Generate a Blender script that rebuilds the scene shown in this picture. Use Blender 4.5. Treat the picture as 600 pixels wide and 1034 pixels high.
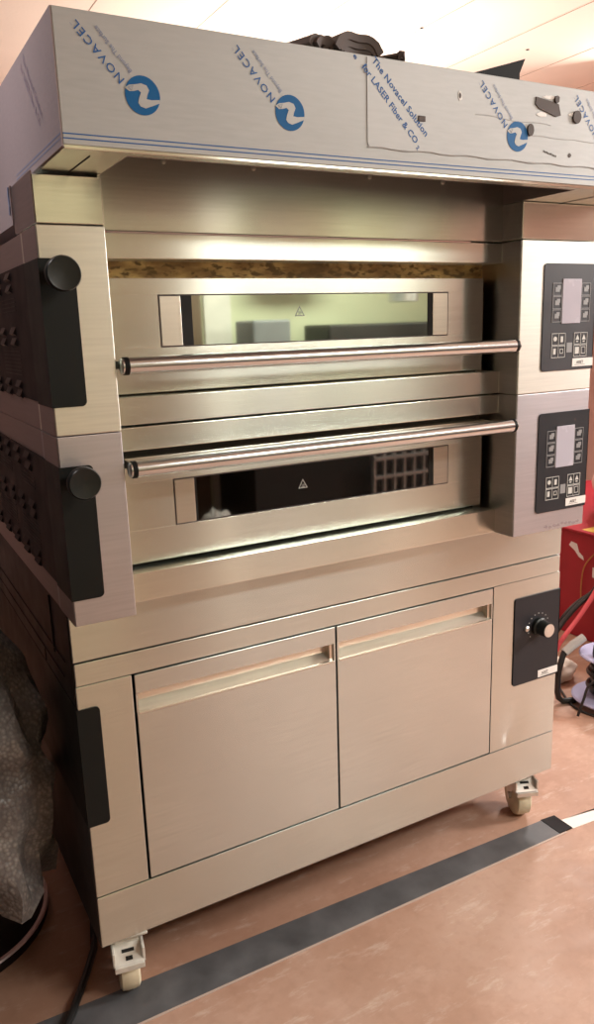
import bpy, bmesh, math, random
from mathutils import Vector, Matrix
random.seed(7)
PI = math.pi
# ------------------------------------------------------------------ units
# modelled in "cabinet widths" (the base cabinet is 1.0 wide), 1 width = 1.3 m; z=0 is the cabinet's bottom edge
S, ZF = 1.3, -0.115
def Wp(x, y, z): return Vector((x * S, y * S, (z - ZF) * S))
scene = bpy.context.scene
for o in list(bpy.data.objects): bpy.data.objects.remove(o)
COL = scene.collection

# ------------------------------------------------------------------ camera
def add_camera():
    yaw, pit, rol = 0.50198183, -0.22949003, -0.03227325
    f = Vector((math.sin(yaw) * math.cos(pit), math.cos(yaw) * math.cos(pit), math.sin(pit)))
    r = f.cross(Vector((0, 0, 1))).normalized(); u = r.cross(f)
    r2 = r * math.cos(rol) + u * math.sin(rol); u2 = -r * math.sin(rol) + u * math.cos(rol)
    cd = bpy.data.cameras.new('camera'); c = bpy.data.objects.new('camera', cd); COL.objects.link(c)
    cd.sensor_fit = 'VERTICAL'; cd.sensor_height = 24; cd.sensor_width = 24; cd.lens = 798.15 / 1034 * 24
    cd.clip_start = 0.02
    m = Matrix((r2, u2, -f)).transposed().to_4x4(); m.translation = Wp(-0.2256, -1.1095, 0.9623)
    c.matrix_world = m; scene.camera = c
add_camera()

# ------------------------------------------------------------------ world, lights, exposure
w = bpy.data.worlds.new('world'); scene.world = w; w.use_nodes = True
w.node_tree.nodes['Background'].inputs[0].default_value = (0.9, 0.85, 0.8, 1)
w.node_tree.nodes['Background'].inputs[1].default_value = 0.3
vs = scene.view_settings
vs.view_transform = 'Standard'; vs.look = 'None'; vs.gamma = 1; vs.use_curve_mapping = False; vs.exposure = 0.0
def area(name, loc, target, size, power, col, spread=180):
    d = bpy.data.lights.new(name, 'AREA'); d.shape = 'RECTANGLE'; d.size, d.size_y = size; d.energy = power; d.color = col; d.spread = math.radians(spread)
    o = bpy.data.objects.new(name, d); COL.objects.link(o); o.location = Wp(*loc)
    o.rotation_euler = (Wp(*target) - o.location).to_track_quat('-Z', 'Y').to_euler(); return o
area('key_lamp', (3.4, -1.15, 1.70), (0.9, 0.0, 0.35), (0.6, 0.6), 95, (1.0, 0.97, 0.93), 150)
area('front_fill', (1.6, -1.85, 1.86), (1.6, -1.85, 0), (1.5, 0.4), 84, (1.0, 0.98, 0.90))  # added fill overhead: ambient light, and washes the wall mirrored in the steel
area('ceiling_fill', (1.3, 1.5, 1.25), (1.2, 1.5, 1.885), (1.2, 0.9), 35, (1.0, 0.96, 0.90))  # added uplight hidden behind the hood, brightens the ceiling
area('side_room_lamp', (2.6, 1.1, 1.75), (1.5, 0.3, -0.1), (0.4, 0.4), 40, (1.0, 0.97, 0.93))
area('left_fill', (-.50, .12, 1.72), (0, .02, 1.2), (.25, .25), 1.7, (1.0, 0.94, 0.93), 75)  # added fill for the hood's left side, stands in for ceiling bounce

# ------------------------------------------------------------------ materials
def new_mat(name):
    m = bpy.data.materials.new(name); m.use_nodes = True
    return m, m.node_tree, m.node_tree.nodes['Principled BSDF']
def noise(nt, scale, detail=3, vec=(1, 1, 1), rough=0.5):
    tc = nt.nodes.new('ShaderNodeTexCoord'); mp = nt.nodes.new('ShaderNodeMapping'); mp.inputs['Scale'].default_value = vec
    n = nt.nodes.new('ShaderNodeTexNoise'); n.inputs['Scale'].default_value = scale; n.inputs['Detail'].default_value = detail
    n.inputs['Roughness'].default_value = rough
    nt.links.new(tc.outputs['Object'], mp.inputs[0]); nt.links.new(mp.outputs[0], n.inputs['Vector']); return n.outputs['Fac']
def ramp(nt, fac, stops):
    r = nt.nodes.new('ShaderNodeValToRGB'); e = r.color_ramp.elements
    while len(e) < len(stops): e.new(0.5)
    for k, (p, c) in zip(e, stops): k.position = p; k.color = (*c, 1) if len(c) == 3 else c
    nt.links.new(fac, r.inputs[0]); return r.outputs[0]
def mixc(nt, fac, a, b, mode='MIX'):
    n = nt.nodes.new('ShaderNodeMix'); n.data_type = 'RGBA'; n.blend_type = mode
    for s, v in ((n.inputs[0], fac), (n.inputs[6], a), (n.inputs[7], b)):
        if hasattr(v, 'is_output'): nt.links.new(v, s)
        else: s.default_value = v if isinstance(v, (int, float)) else (*v, 1)
    return n.outputs[2]
def mapr(nt, fac, lo, hi):
    n = nt.nodes.new('ShaderNodeMapRange'); nt.links.new(fac, n.inputs[0])
    n.inputs[1].default_value = 0.3; n.inputs[2].default_value = 0.7; n.inputs[3].default_value = lo; n.inputs[4].default_value = hi
    return n.outputs[0]
def bump(nt, p, fac, strength, dist=0.01):
    b = nt.nodes.new('ShaderNodeBump'); b.inputs['Strength'].default_value = strength; b.inputs['Distance'].default_value = dist
    nt.links.new(fac, b.inputs['Height']); nt.links.new(b.outputs[0], p.inputs['Normal'])
def plain(name, col, rough=0.5, metal=0, spec=0.5, var=0.12, vs_=14, bmp=0.0, **kw):
    m, nt, p = new_mat(name)
    f = noise(nt, vs_, 4)
    nt.links.new(mixc(nt, f, tuple(c * (1 - var) for c in col), tuple(min(1, c * (1 + var)) for c in col)), p.inputs['Base Color'])
    nt.links.new(mapr(nt, f, max(0, rough - .05), min(1, rough + .05)), p.inputs['Roughness'])
    p.inputs['Metallic'].default_value = metal; p.inputs['Specular IOR Level'].default_value = spec
    if bmp: bump(nt, p, noise(nt, 90, 3), bmp)
    return m
def steel(name, col, rough, aniso=0.55, grain=(1, 1, 26), dirt=0.10):
    m, nt, p = new_mat(name); p.inputs['Metallic'].default_value = 1
    g = noise(nt, 9, 2, grain); c = noise(nt, 4, 1, (1, 1, 1.6), .4)
    base = mixc(nt, mapr(nt, g, 0, 1), tuple(k * .91 for k in col), tuple(min(1, k * 1.07) for k in col))
    base = mixc(nt, c, base, tuple(k * (1 - dirt) for k in col))
    nt.links.new(base, p.inputs['Base Color'])
    p.inputs['Roughness'].default_value = rough
    p.inputs['Anisotropic'].default_value = aniso
    t = nt.nodes.new('ShaderNodeCombineXYZ')          # brushed along the horizontal: highlights stretch vertically
    for q, v in enumerate((.01, .02, 1)): t.inputs[q].default_value = v
    nt.links.new(t.outputs[0], p.inputs['Tangent'])
    return m
M = {}
M['steel'] = steel('brushed_stainless_steel', (0.84, 0.885, 0.81), 0.23, .95)
M['steel_base'] = steel('base_cabinet_steel', (0.70, 0.76, 0.73), 0.25, .95)
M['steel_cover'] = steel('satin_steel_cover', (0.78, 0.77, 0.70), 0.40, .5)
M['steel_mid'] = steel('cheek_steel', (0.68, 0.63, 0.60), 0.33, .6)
M['steel_lower'] = steel('lower_cover_steel', (0.58, 0.55, 0.58), 0.44, .3, dirt=.22)  # greyer, rougher, more mottled steel for the lower oven's covers
M['steel_door'] = steel('fine_brushed_door_steel', (0.70, 0.765, 0.755), 0.27, .92)
M['steel_trim'] = steel('smooth_trim_steel', (0.82, 0.78, 0.70), 0.30, .4)
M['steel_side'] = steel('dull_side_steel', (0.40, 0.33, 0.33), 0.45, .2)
M['steel_dark'] = plain('near_black_side_panel', (0.012, 0.007, 0.007), 0.45, 0.0, spec=.2)  # near-black base colour for side panel, louvres, slots and foot disc
M['side_grey'] = plain('dark_grey_side_sheet', (0.055, 0.048, 0.046), 0.5, 0.3)
M['vent_black'] = plain('black_vent_panel', (0.006, 0.0035, 0.004), 0.5, 0.0, spec=.15)
M['chrome'] = steel('polished_handle_steel', (0.66, 0.70, 0.72), 0.20, 0, dirt=.03)
M['black'] = plain('matt_black_plastic', (0.006, 0.0075, 0.007), 0.5, spec=.25)
M['knob'] = plain('satin_black_knob', (0.014, 0.016, 0.015), 0.36, spec=.35)
M['rubber'] = plain('black_rubber', (0.006, 0.006, 0.006), 0.55, spec=.15)
M['gap'] = plain('dark_gap', (0.006, 0.005, 0.004), 0.8)
M['foil'] = plain('anthracite_control_foil', (0.055, 0.054, 0.062), 0.42, spec=.3)
M['foil_dark'] = plain('dark_control_foil', (0.026, 0.026, 0.031), 0.45, spec=.25)
M['lcd'] = plain('pale_lcd_film', (0.50, 0.48, 0.56), 0.25, var=.05)
M['print'] = plain('white_print', (0.62, 0.62, 0.60), 0.5, var=.03)
M['print_dim'] = plain('grey_print', (0.28, 0.28, 0.29), 0.5, var=.03)
M['label'] = plain('white_label', (0.82, 0.80, 0.78), 0.5, var=.03)
M['ink'] = plain('black_ink', (0.03, 0.03, 0.03), 0.6)
M['blue'] = plain('logo_blue', (0.004, 0.115, 0.33), 0.5, var=.05, spec=.2)
M['blue_text'] = plain('text_blue', (0.035, 0.13, 0.38), 0.5, var=.05, spec=.2)
M['blue_pale'] = plain('faint_blue_text', (0.22, 0.26, 0.40), 0.45, var=.05)
M['violet_faint'] = plain('faint_violet_print', (0.25, 0.20, 0.28), 0.5, var=.2, vs_=60)
M['white_plastic'] = plain('ivory_nylon', (0.74, 0.66, 0.48), 0.45, var=.15, vs_=30)
M['zinc'] = plain('zinc_plated_steel', (0.72, 0.70, 0.66), 0.38, 0.8, var=.25, vs_=25)
M['dirty_white'] = plain('dirty_white_metal', (0.70, 0.68, 0.62), 0.45, 0.2, var=.3, vs_=40)
M['oven_inside'] = plain('oven_inside', (0.03, 0.027, 0.022), 0.6)
M['red_paint'] = plain('red_painted_metal', (0.36, 0.015, 0.030), 0.4, var=.25, vs_=6)
M['pink_bag'] = plain('pink_white_cloth', (0.78, 0.58, 0.50), 0.75, var=.12, vs_=5)
M['pale_sheet'] = plain('pale_sheet', (0.74, 0.68, 0.60), 0.7)
M['reel'] = plain('lilac_plastic', (0.38, 0.38, 0.56), 0.35, var=.15)
M['cable'] = plain('black_cable', (0.012, 0.011, 0.011), 0.4)
M['red_hose'] = plain('red_hose', (0.70, 0.10, 0.12), 0.35)
M['grey_tube'] = plain('grey_foam_grip', (0.36, 0.34, 0.32), 0.5, var=.3)
M['amber'] = plain('amber_plastic', (0.45, 0.20, 0.05), 0.4)
M['strap'] = plain('dark_brown_webbing', (0.085, 0.065, 0.06), 0.7, var=.3, vs_=40)
M['yellow_label'] = plain('yellow_label', (0.75, 0.55, 0.12), 0.5)
M['brown_door'] = plain('brown_door_leaf', (0.16, 0.10, 0.06), 0.5)
M['counter'] = plain('dark_counter', (0.030, 0.026, 0.022), 0.5)
M['grey_box'] = plain('grey_casing', (0.22, 0.22, 0.22), 0.4)

def film_mat(name, col, rough=0.55):
    m, nt, p = new_mat(name)
    a = noise(nt, 2.2, 5, (1, 1, 2.5)); b = noise(nt, 60, 3, (0.4, 1, 3))
    c = mixc(nt, ramp(nt, a, [(.3, (0,) * 3), (.7, (1,) * 3)]), col, tuple(k * .84 for k in col))
    nt.links.new(mixc(nt, b, c, tuple(min(1, k * 1.08) for k in col)), p.inputs['Base Color'])
    p.inputs['Roughness'].default_value = rough; p.inputs['Metallic'].default_value = 0.1
    p.inputs['Coat Weight'].default_value = 0.15; p.inputs['Coat Roughness'].default_value = 0.25
    bump(nt, p, a, 0.15, 0.01)
    return m
M['film'] = film_mat('protective_film_grey', (0.44, 0.45, 0.45))
M['film_plate'] = film_mat('protective_film_pale', (0.47, 0.48, 0.485))
M['film_side'] = film_mat('protective_film_side', (0.34, 0.28, 0.295))
def oven_glass(name, refl, rough):
    m, nt, p = new_mat(name); p.inputs['Metallic'].default_value = 1
    p.inputs['Base Color'].default_value = (*refl, 1); p.inputs['Roughness'].default_value = rough
    tr = nt.nodes.new('ShaderNodeBsdfTransparent'); tr.inputs[0].default_value = (.55, .55, .5, 1)
    mx = nt.nodes.new('ShaderNodeMixShader'); mx.inputs[0].default_value = 0.86
    nt.links.new(tr.outputs[0], mx.inputs[1]); nt.links.new(p.outputs[0], mx.inputs[2])
    nt.links.new(mx.outputs[0], nt.nodes['Material Output'].inputs[0])
    return m
M['glass'] = oven_glass('mirror_coated_oven_glass', (0.58, 0.68, 0.60), 0.03)
M['glass_dim'] = oven_glass('dim_reflection_oven_glass', (0.20, 0.21, 0.21), 0.03)  # same glass with reflectance cut, dark reflection put into its colour
def baked_mat():
    m, nt, p = new_mat('baked_on_brown_stain'); p.inputs['Metallic'].default_value = .3
    a = noise(nt, 14, 6, (1, 1, 3)); b = noise(nt, 60, 4, (1, 1, 2))
    c = ramp(nt, a, [(.35, (.20, .12, .05)), (.50, (.34, .21, .08)), (.66, (.60, .42, .17))])
    nt.links.new(mixc(nt, ramp(nt, b, [(.5, (0,) * 3), (.62, (1,) * 3)]), c, (.16, .10, .04)), p.inputs['Base Color'])
    p.inputs['Roughness'].default_value = .5
    return m
M['baked'] = baked_mat()
def floor_mat(name, c1, c2, c3, rough):
    m, nt, p = new_mat(name)
    a = noise(nt, 1.6, 8, (1, 1, 1), .62); b = noise(nt, 9, 8, (1, 1.6, 1), .65); d = noise(nt, 42, 5)
    c = ramp(nt, a, [(.32, c1), (.52, c2), (.70, c3)])
    c = mixc(nt, ramp(nt, b, [(.54, (0,) * 3), (.74, (.55,) * 3)]), c, (.62, .42, .33))
    c = mixc(nt, ramp(nt, d, [(.33, (.10,) * 3), (.5, (0,) * 3)]), c, (.20, .09, .05))
    sc_ = noise(nt, 5, 10, (1.3, 4.5, 1), .75)
    c = mixc(nt, ramp(nt, sc_, [(.55, (0,) * 3), (.66, (.42,) * 3)]), c, (.74, .62, .54))
    c = mixc(nt, ramp(nt, noise(nt, .9, 3), [(.42, (.30,) * 3), (.6, (0,) * 3)]), c, (.30, .15, .09))
    nt.links.new(c, p.inputs['Base Color'])
    nt.links.new(mapr(nt, b, rough, rough + .18), p.inputs['Roughness'])
    bump(nt, p, b, .12, .004)
    return m
M['floor'] = floor_mat('terracotta_resin_floor', (.34, .185, .125), (.47, .285, .205), (.54, .36, .28), .42)
M['tape'] = plain('grey_joint_strip', (0.10, 0.10, 0.105), 0.5, var=.75, vs_=11)
M['tape_edge'] = plain('pale_strip_edge', (0.52, 0.40, 0.34), 0.6)
M['strip_white'] = plain('white_joint_strip', (0.80, 0.76, 0.70), 0.5)
M['wall_pink'] = plain('pink_plaster', (0.72, 0.50, 0.45), 0.8, var=.05, vs_=3)
M['wall_green'] = plain('pale_cream_green_wall', (0.64, 0.63, 0.43), 0.75, var=.05, vs_=3)
M['wall_dim'] = plain('dark_left_wall', (0.03, 0.02, 0.02), 0.8, var=.08, vs_=3)  # unseen wall kept near-black to cut bounce light left of the oven
M['ceiling'] = plain('pinkish_ceiling_board', (0.88, 0.72, 0.60), 0.85, var=.05, vs_=4, bmp=.05)
M['seam'] = plain('ceiling_seam', (0.50, 0.36, 0.28), 0.9)
def bubble_mat():
    m, nt, p = new_mat('bubble_wrap_film')
    tc = nt.nodes.new('ShaderNodeTexCoord'); v = nt.nodes.new('ShaderNodeTexVoronoi'); v.inputs['Scale'].default_value = 110
    nt.links.new(tc.outputs['Object'], v.inputs['Vector'])
    c = ramp(nt, v.outputs['Distance'], [(.15, (.33, .31, .29)), (.6, (.17, .155, .15))])
    c = mixc(nt, ramp(nt, noise(nt, 9, 5), [(.35, (0,) * 3), (.7, (1,) * 3)]), c, (.10, .085, .085))
    nt.links.new(c, p.inputs['Base Color']); p.inputs['Roughness'].default_value = .38
    inv = nt.nodes.new('ShaderNodeMath'); inv.operation = 'SUBTRACT'; inv.inputs[0].default_value = 1
    nt.links.new(v.outputs['Distance'], inv.inputs[1]); bump(nt, p, inv.outputs[0], .5, .004)
    return m
M['bubble'] = bubble_mat()

# ------------------------------------------------------------------ mesh helpers (coordinates in cabinet widths)
class B:
    def __init__(s): s.bm = bmesh.new()
    def poly(s, vs_, faces):
        v = [s.bm.verts.new(p) for p in vs_]
        for f in faces:
            try: s.bm.faces.new([v[i] for i in f])
            except ValueError: pass
        return s
    def box(s, x0, x1, y0, y1, z0, z1, bev=0.0):
        t = bmesh.new(); bmesh.ops.create_cube(t, size=1)
        for v in t.verts: v.co = Vector(((x0 + x1) / 2 + v.co.x * (x1 - x0), (y0 + y1) / 2 + v.co.y * (y1 - y0), (z0 + z1) / 2 + v.co.z * (z1 - z0)))
        if bev:
            bmesh.ops.bevel(t, geom=t.edges[:], offset=min(bev, .45 * min(x1 - x0, y1 - y0, z1 - z0)), segments=2, affect='EDGES', profile=.5)
        return s.merge(t)
    def merge(s, t):
        me = bpy.data.meshes.new('t'); t.to_mesh(me); t.free(); s.bm.from_mesh(me); bpy.data.meshes.remove(me); return s
    def prism(s, pts, axis, a, b):          # outline pts (2-D) extruded along axis from a to b
        def P(p, t):
            if axis == 'x': return (t, p[0], p[1])
            if axis == 'y': return (p[0], t, p[1])
            return (p[0], p[1], t)
        n = len(pts)
        vs_ = [P(p, a) for p in pts] + [P(p, b) for p in pts]
        f = [tuple(range(n)), tuple(range(2 * n - 1, n - 1, -1))] + [(i, (i + 1) % n, n + (i + 1) % n, n + i) for i in range(n)]
        return s.poly(vs_, f)
    def tube(s, path, r, seg=12, caps=True):
        P = [Vector(p) for p in path]; n = len(P); rr = r if isinstance(r, (list, tuple)) else [r] * n
        rings = []; up = None
        for i in range(n):
            t = (P[min(i + 1, n - 1)] - P[max(i - 1, 0)]).normalized()
            if up is None: up = t.orthogonal().normalized()
            up = (up - t * up.dot(t)).normalized(); q = t.cross(up)
            rings.append([s.bm.verts.new(P[i] + (up * math.cos(2 * PI * k / seg) + q * math.sin(2 * PI * k / seg)) * rr[i]) for k in range(seg)])
        for i in range(n - 1):
            for k in range(seg):
                s.bm.faces.new((rings[i][k], rings[i][(k + 1) % seg], rings[i + 1][(k + 1) % seg], rings[i + 1][k]))
        if caps: s.bm.faces.new(rings[0][::-1]); s.bm.faces.new(rings[-1])
        return s
    def lathe(s, prof, c, axis='y', seg=32):   # prof: (radius, distance along axis)
        ax = {'x': (Vector((1, 0, 0)), Vector((0, 1, 0)), Vector((0, 0, 1))), 'y': (Vector((0, 1, 0)), Vector((1, 0, 0)), Vector((0, 0, 1))),
              'z': (Vector((0, 0, 1)), Vector((1, 0, 0)), Vector((0, 1, 0)))}[axis] if isinstance(axis, str) else axis
        c = Vector(c); rings = []
        for r, h in prof:
            rings.append([s.bm.verts.new(c + ax[0] * h + (ax[1] * math.cos(2 * PI * k / seg) + ax[2] * math.sin(2 * PI * k / seg)) * max(r, 1e-5)) for k in range(seg)])
        for a, b in zip(rings, rings[1:]):
            for k in range(seg): s.bm.faces.new((a[k], a[(k + 1) % seg], b[(k + 1) % seg], b[k]))
        s.bm.faces.new(rings[0][::-1]); s.bm.faces.new(rings[-1]); return s
def rrect(x0, x1, z0, z1, r, corners=(1, 1, 1, 1), n=6):   # corners: bl, br, tr, tl
    pts = []
    for (cx, cz, a0, on) in ((x0 + r, z0 + r, PI, corners[0]), (x1 - r, z0 + r, 1.5 * PI, corners[1]), (x1 - r, z1 - r, 0, corners[2]), (x0 + r, z1 - r, .5 * PI, corners[3])):
        if on: pts += [(cx + r * math.cos(a0 + k * PI / 2 / n), cz + r * math.sin(a0 + k * PI / 2 / n)) for k in range(n + 1)]
        else: pts.append((x0 if cx < (x0 + x1) / 2 else x1, z0 if cz < (z0 + z1) / 2 else z1))
    return pts
def link(name, b, mat, parent=None, loc=None, smooth=False):
    """mesh object; loc = its origin (cabinet widths) when it stands on its own"""
    org = parent['_o'] if parent is not None else (loc or (0, 0, ZF)); org = Vector(org)
    bm = b.bm
    bmesh.ops.recalc_face_normals(bm, faces=bm.faces[:])
    for v in bm.verts: v.co = (v.co - org) * S
    me = bpy.data.meshes.new(name); bm.to_mesh(me); bm.free(); me.materials.append(M[mat] if isinstance(mat, str) else mat)
    if smooth:
        for p in me.polygons: p.use_smooth = True
        try: me.set_sharp_from_angle(angle=math.radians(35))
        except Exception: pass
    o = bpy.data.objects.new(name, me); COL.objects.link(o)
    if parent is not None: o.parent = parent
    else: o.location = Wp(*org)
    o['_o'] = list(org); return o
def thing(name, label, cat, loc, group=None):
    o = bpy.data.objects.new(name, None); COL.objects.link(o); o.location = Wp(*loc); o.empty_display_size = .1
    o['_o'] = list(loc); return tag(o, label, cat, group)
def islands(name, b, mat, parent, smooth=False, label=None):
    """each loose piece of the mesh becomes a part of its own"""
    bm = b.bm; seen = set(); groups = []
    for v in bm.verts:
        if v in seen: continue
        st_ = [v]; seen.add(v); comp = []
        while st_:
            q = st_.pop(); comp.append(q)
            for e in q.link_edges:
                o = e.other_vert(q)
                if o not in seen: seen.add(o); st_.append(o)
        groups.append(comp)
    for comp in groups:
        nb = B(); mp = {v: nb.bm.verts.new(v.co) for v in comp}
        for f in {f for v in comp for f in v.link_faces}: nb.bm.faces.new([mp[v] for v in f.verts])
        o = link(name, nb, mat, parent, smooth=smooth)
        if label: o['label'] = label
    bm.free()
def tag(o, label, cat, group=None, kind=None):
    o['label'] = label; o['category'] = cat
    if group: o['group'] = group
    if kind: o['kind'] = kind
    return o
def structure(name, b, mat):
    o = link(name, b, mat); o['kind'] = 'structure'; return o
def text_bm(b, s, start, end, h, y, up_sign=1, bold=0.0, depth=.0004, space=1.0, plane='y', curve_name='t'):
    """lettering whose baseline runs from start to end on the plane y = const (or x = const), height h for its capitals"""
    c = bpy.data.curves.new(curve_name, 'FONT'); c.body = s; c.size = 1; c.offset = bold; c.space_character = space; c.resolution_u = 2
    o = bpy.data.objects.new(curve_name, c); COL.objects.link(o)
    dg = bpy.context.evaluated_depsgraph_get(); dg.update()
    me = bpy.data.meshes.new_from_object(o.evaluated_get(dg))
    xs = [v.co.x for v in me.vertices]; x0, x1 = min(xs), max(xs)
    d = Vector((end[0] - start[0], end[1] - start[1])); L = d.length; d.normalize(); n = Vector((-d.y, d.x)) * up_sign
    kx = L / (x1 - x0); ky = h / 0.72
    t = bmesh.new(); t.from_mesh(me)
    for v in t.verts:
        p = Vector(start) + d * ((v.co.x - x0) * kx) + n * (v.co.y * ky)
        v.co = Vector((p.x, y, p.y)) if plane == 'y' else Vector((y, p.x, p.y))
    b.merge(t); bpy.data.objects.remove(o); bpy.data.curves.remove(c); bpy.data.meshes.remove(me)
    return b
def ring_frame(b, x0, x1, z0, z1, t, ya, yb, r=0.0):     # hollow rectangle line on a front
    b.box(x0, x1, ya, yb, z1 - t, z1); b.box(x0, x1, ya, yb, z0, z0 + t); b.box(x0, x0 + t, ya, yb, z0 + t, z1 - t); b.box(x1 - t, x1, ya, yb, z0 + t, z1 - t)

# ------------------------------------------------------------------ room
X0, X1, Y0, Y1, ZC = -0.62, 3.9, -2.6, 2.58, 1.885
structure('floor', B().box(X0 - .1, X1 + .1, Y0 - .1, Y1 + .1, ZF - .05, ZF), 'floor')
ceil = structure('ceiling', B().box(X0 - .1, X1 + .1, Y0 - .1, Y1 + .1, ZC, ZC + .05), 'ceiling')
cs = B()
for x in (.19, .53, .87, 1.19, 1.53, 1.87, 2.21, 2.55, 2.89): cs.box(x - .0012, x + .0012, Y0, Y1, ZC - .001, ZC + .001)
islands('board_seam', cs, 'seam', ceil)
sc = B()
for x, y in ((1.526, 1.146), (2.003, 1.161), (1.53, 1.75), (.87, 1.8), (2.2, 1.9)): sc.lathe([(.006, 0), (.006, -.0015)], (x, y, ZC), 'z', 10)
islands('screw_dot', sc, 'gap', ceil)
structure('wall_back', B().box(X0 - .1, X1 + .1, Y1, Y1 + .05, ZF, ZC), 'wall_pink')
structure('wall_right', B().box(X1, X1 + .05, Y0, Y1, ZF, ZC), 'wall_pink')
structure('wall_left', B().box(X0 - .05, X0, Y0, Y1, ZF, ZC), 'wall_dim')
structure('wall_front', B().box(X0 - .1, X1 + .1, Y0 - .05, Y0, ZF, ZC), 'wall_green')
tag(link('reflection_panel', B().box(1.52, 1.92, Y0 + .002, Y0 + .16, 1.22, 1.70, .004), 'brown_door', loc=(1.72, Y0 + .08, 1.22)), 'unseen brown panel on the far wall, added to darken the steel reflections', 'cabinet')  # made-up dark panel, placed for a dark streak in the steel's reflections
structure('trim_5', B().box(2.75, X1, Y0 + .001, Y0 + .012, .62, ZC), 'wall_pink')
structure('trim_6', B().box(1.30, 1.44, Y0 + .001, Y0 + .02, ZF, ZC), 'pale_sheet')  # unseen pale strip added so the steel mirrors a bright streak
dr = structure('door_1', B().box(.80, 1.28, Y0, Y0 + .03, ZF, 1.62, .004), 'brown_door')
link('door_handle', B().tube([(.85, Y0 + .03, .66), (.85, Y0 + .06, .66), (.93, Y0 + .06, .66)], .008), 'chrome', dr)
# joint strip let into the floor in front of the oven
def strip(y_of, x0, x1, name, mat, z1, h0=0.0):
    a0, a1 = y_of(x0); b0, b1 = y_of(x1)
    return structure(name, B().poly([(x0, a0, ZF), (x1, b0, ZF), (x1, b1, ZF), (x0, a1, ZF), (x0, a0, z1), (x1, b0, z1), (x1, b1, z1), (x0, a1, z1)],
        [(0, 3, 2, 1), (4, 5, 6, 7), (0, 1, 5, 4), (1, 2, 6, 5), (2, 3, 7, 6), (3, 0, 4, 7)]), mat)
fy = lambda x: (-.0566 - .007 * (x - .033), .024 - .034 * x)
strip(fy, -.35, .967, 'trim_1', 'tape', ZF + .0018)
strip(lambda x: (fy(x)[0] - .004, fy(x)[0]), -.35, .985, 'trim_2', 'tape_edge', ZF + .0014)
strip(lambda x: (-.0625 , -.0075 - .1 * (x - .967)), .9675, 1.005, 'trim_3', 'vent_black', ZF + .0028)
strip(lambda x: (-.064 - .07 * (x - 1.0), -.032 - .14 * (x - 1.02)), 1.006, 2.6, 'trim_4', 'strip_white', ZF + .0014)

# ------------------------------------------------------------------ base cabinet on casters
XL = -.011; XTL = .0725; XRi = .77; XTR = .947
YM, YT, YD = -.0507, -.0972, -.025
base = thing('proofing_cabinet', 'wide stainless steel base cabinet with two doors, standing on casters under the ovens', 'cabinet', (.5, .35, ZF))
bd = B(); bd.box(.002, .998, .022, .80, .0, .578)
link('body', bd, 'steel_side', base)
side = B(); side.box(-.001, .002, .004, .80, 0, .2185, .0005)
link('side_panel', side, 'side_grey', base)['label'] = 'dull grey lower side panel'
side = B(); side.box(-.0016, .002, .004, .80, .421, .578, .0006); side.box(-.004, -.0014, .115, .118, .47, .565)
side.box(-.003, -.0014, .06, .80, .448, .4495); side.box(-.003, -.0014, .045, .80, .478, .4792); side.box(-.003, -.0014, .20, .2015, .424, .448)
link('side_panel', side, 'steel_dark', base)['label'] = 'dark upper side panel with seams'
# black wrap plate, left edge
wr = B(); wr.prism(rrect(-.0022, .0325, .2195, .4165, .007, (0, 1, 1, 0)), 'y', -.0016, .004)
wr.box(-.0022, .003, .004, .80, .2195, .4205)
link('black_plate', wr, 'black', base)['label'] = 'matt black plate wrapping round the left corner'
fr = B(); g = .0012
fr.box(0, 1, 0, .022, .4904 + g, .5825, .0012); link('upper_band', fr, 'steel_base', base)
fr = B(); fr.box(.001, .999, 0, .022, .4536, .4904 - g, .0012); link('upper_rail', fr, 'steel_base', base)
fr = B(); fr.box(0, .0855, 0, .022, .0916 + g, .4536 - .0008, .0012); link('left_stile', fr, 'steel_base', base)
# right stile: a sheet with a shallow dent near the bottom
n, m_ = 46, 70; pts = []; faces = []; sx0, sx1, sz0, sz1 = .8196, 1.0, .0916 + g, .4536 - .0008
for j in range(m_ + 1):
    for i in range(n + 1):
        x = sx0 + (sx1 - sx0) * i / n; z = sz0 + (sz1 - sz0) * j / m_
        d = .0022 * math.exp(-(((x - .868) / .009) ** 2 + ((z - .112) / .010) ** 2)) + .0014 * math.exp(-(((x - .885) / .032) ** 2 + ((z - .135) / .05) ** 2))
        e = 0 if (i in (0, n) or j in (0, m_)) else d
        pts.append((x, e, z))
faces = [(j * (n + 1) + i, j * (n + 1) + i + 1, (j + 1) * (n + 1) + i + 1, (j + 1) * (n + 1) + i) for j in range(m_) for i in range(n)]
st = B().poly(pts, faces)
st.box(sx0, sx1, .0101, .022, sz0, sz1); st.box(sx0, sx0 + .002, .0001, .011, sz0, sz1); st.box(sx1 - .002, sx1, .0001, .011, sz0, sz1)
st.box(sx0 + .002, sx1 - .002, .0001, .011, sz0, sz0 + .001); st.box(sx0 + .002, sx1 - .002, .0001, .011, sz1 - .001, sz1)
link('right_stile', st, 'steel_base', base, smooth=True)['label'] = 'right stile with a small dent near its foot'
fr = B(); fr.box(0, 1, -.0008, .022, 0, .0916, .0012); link('plinth_band', fr, 'steel_base', base)
gp = B(); gp.box(.0855, .8196, .0195, .0225, .0916, .4536); link('door_recess', gp, 'gap', base)
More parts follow.
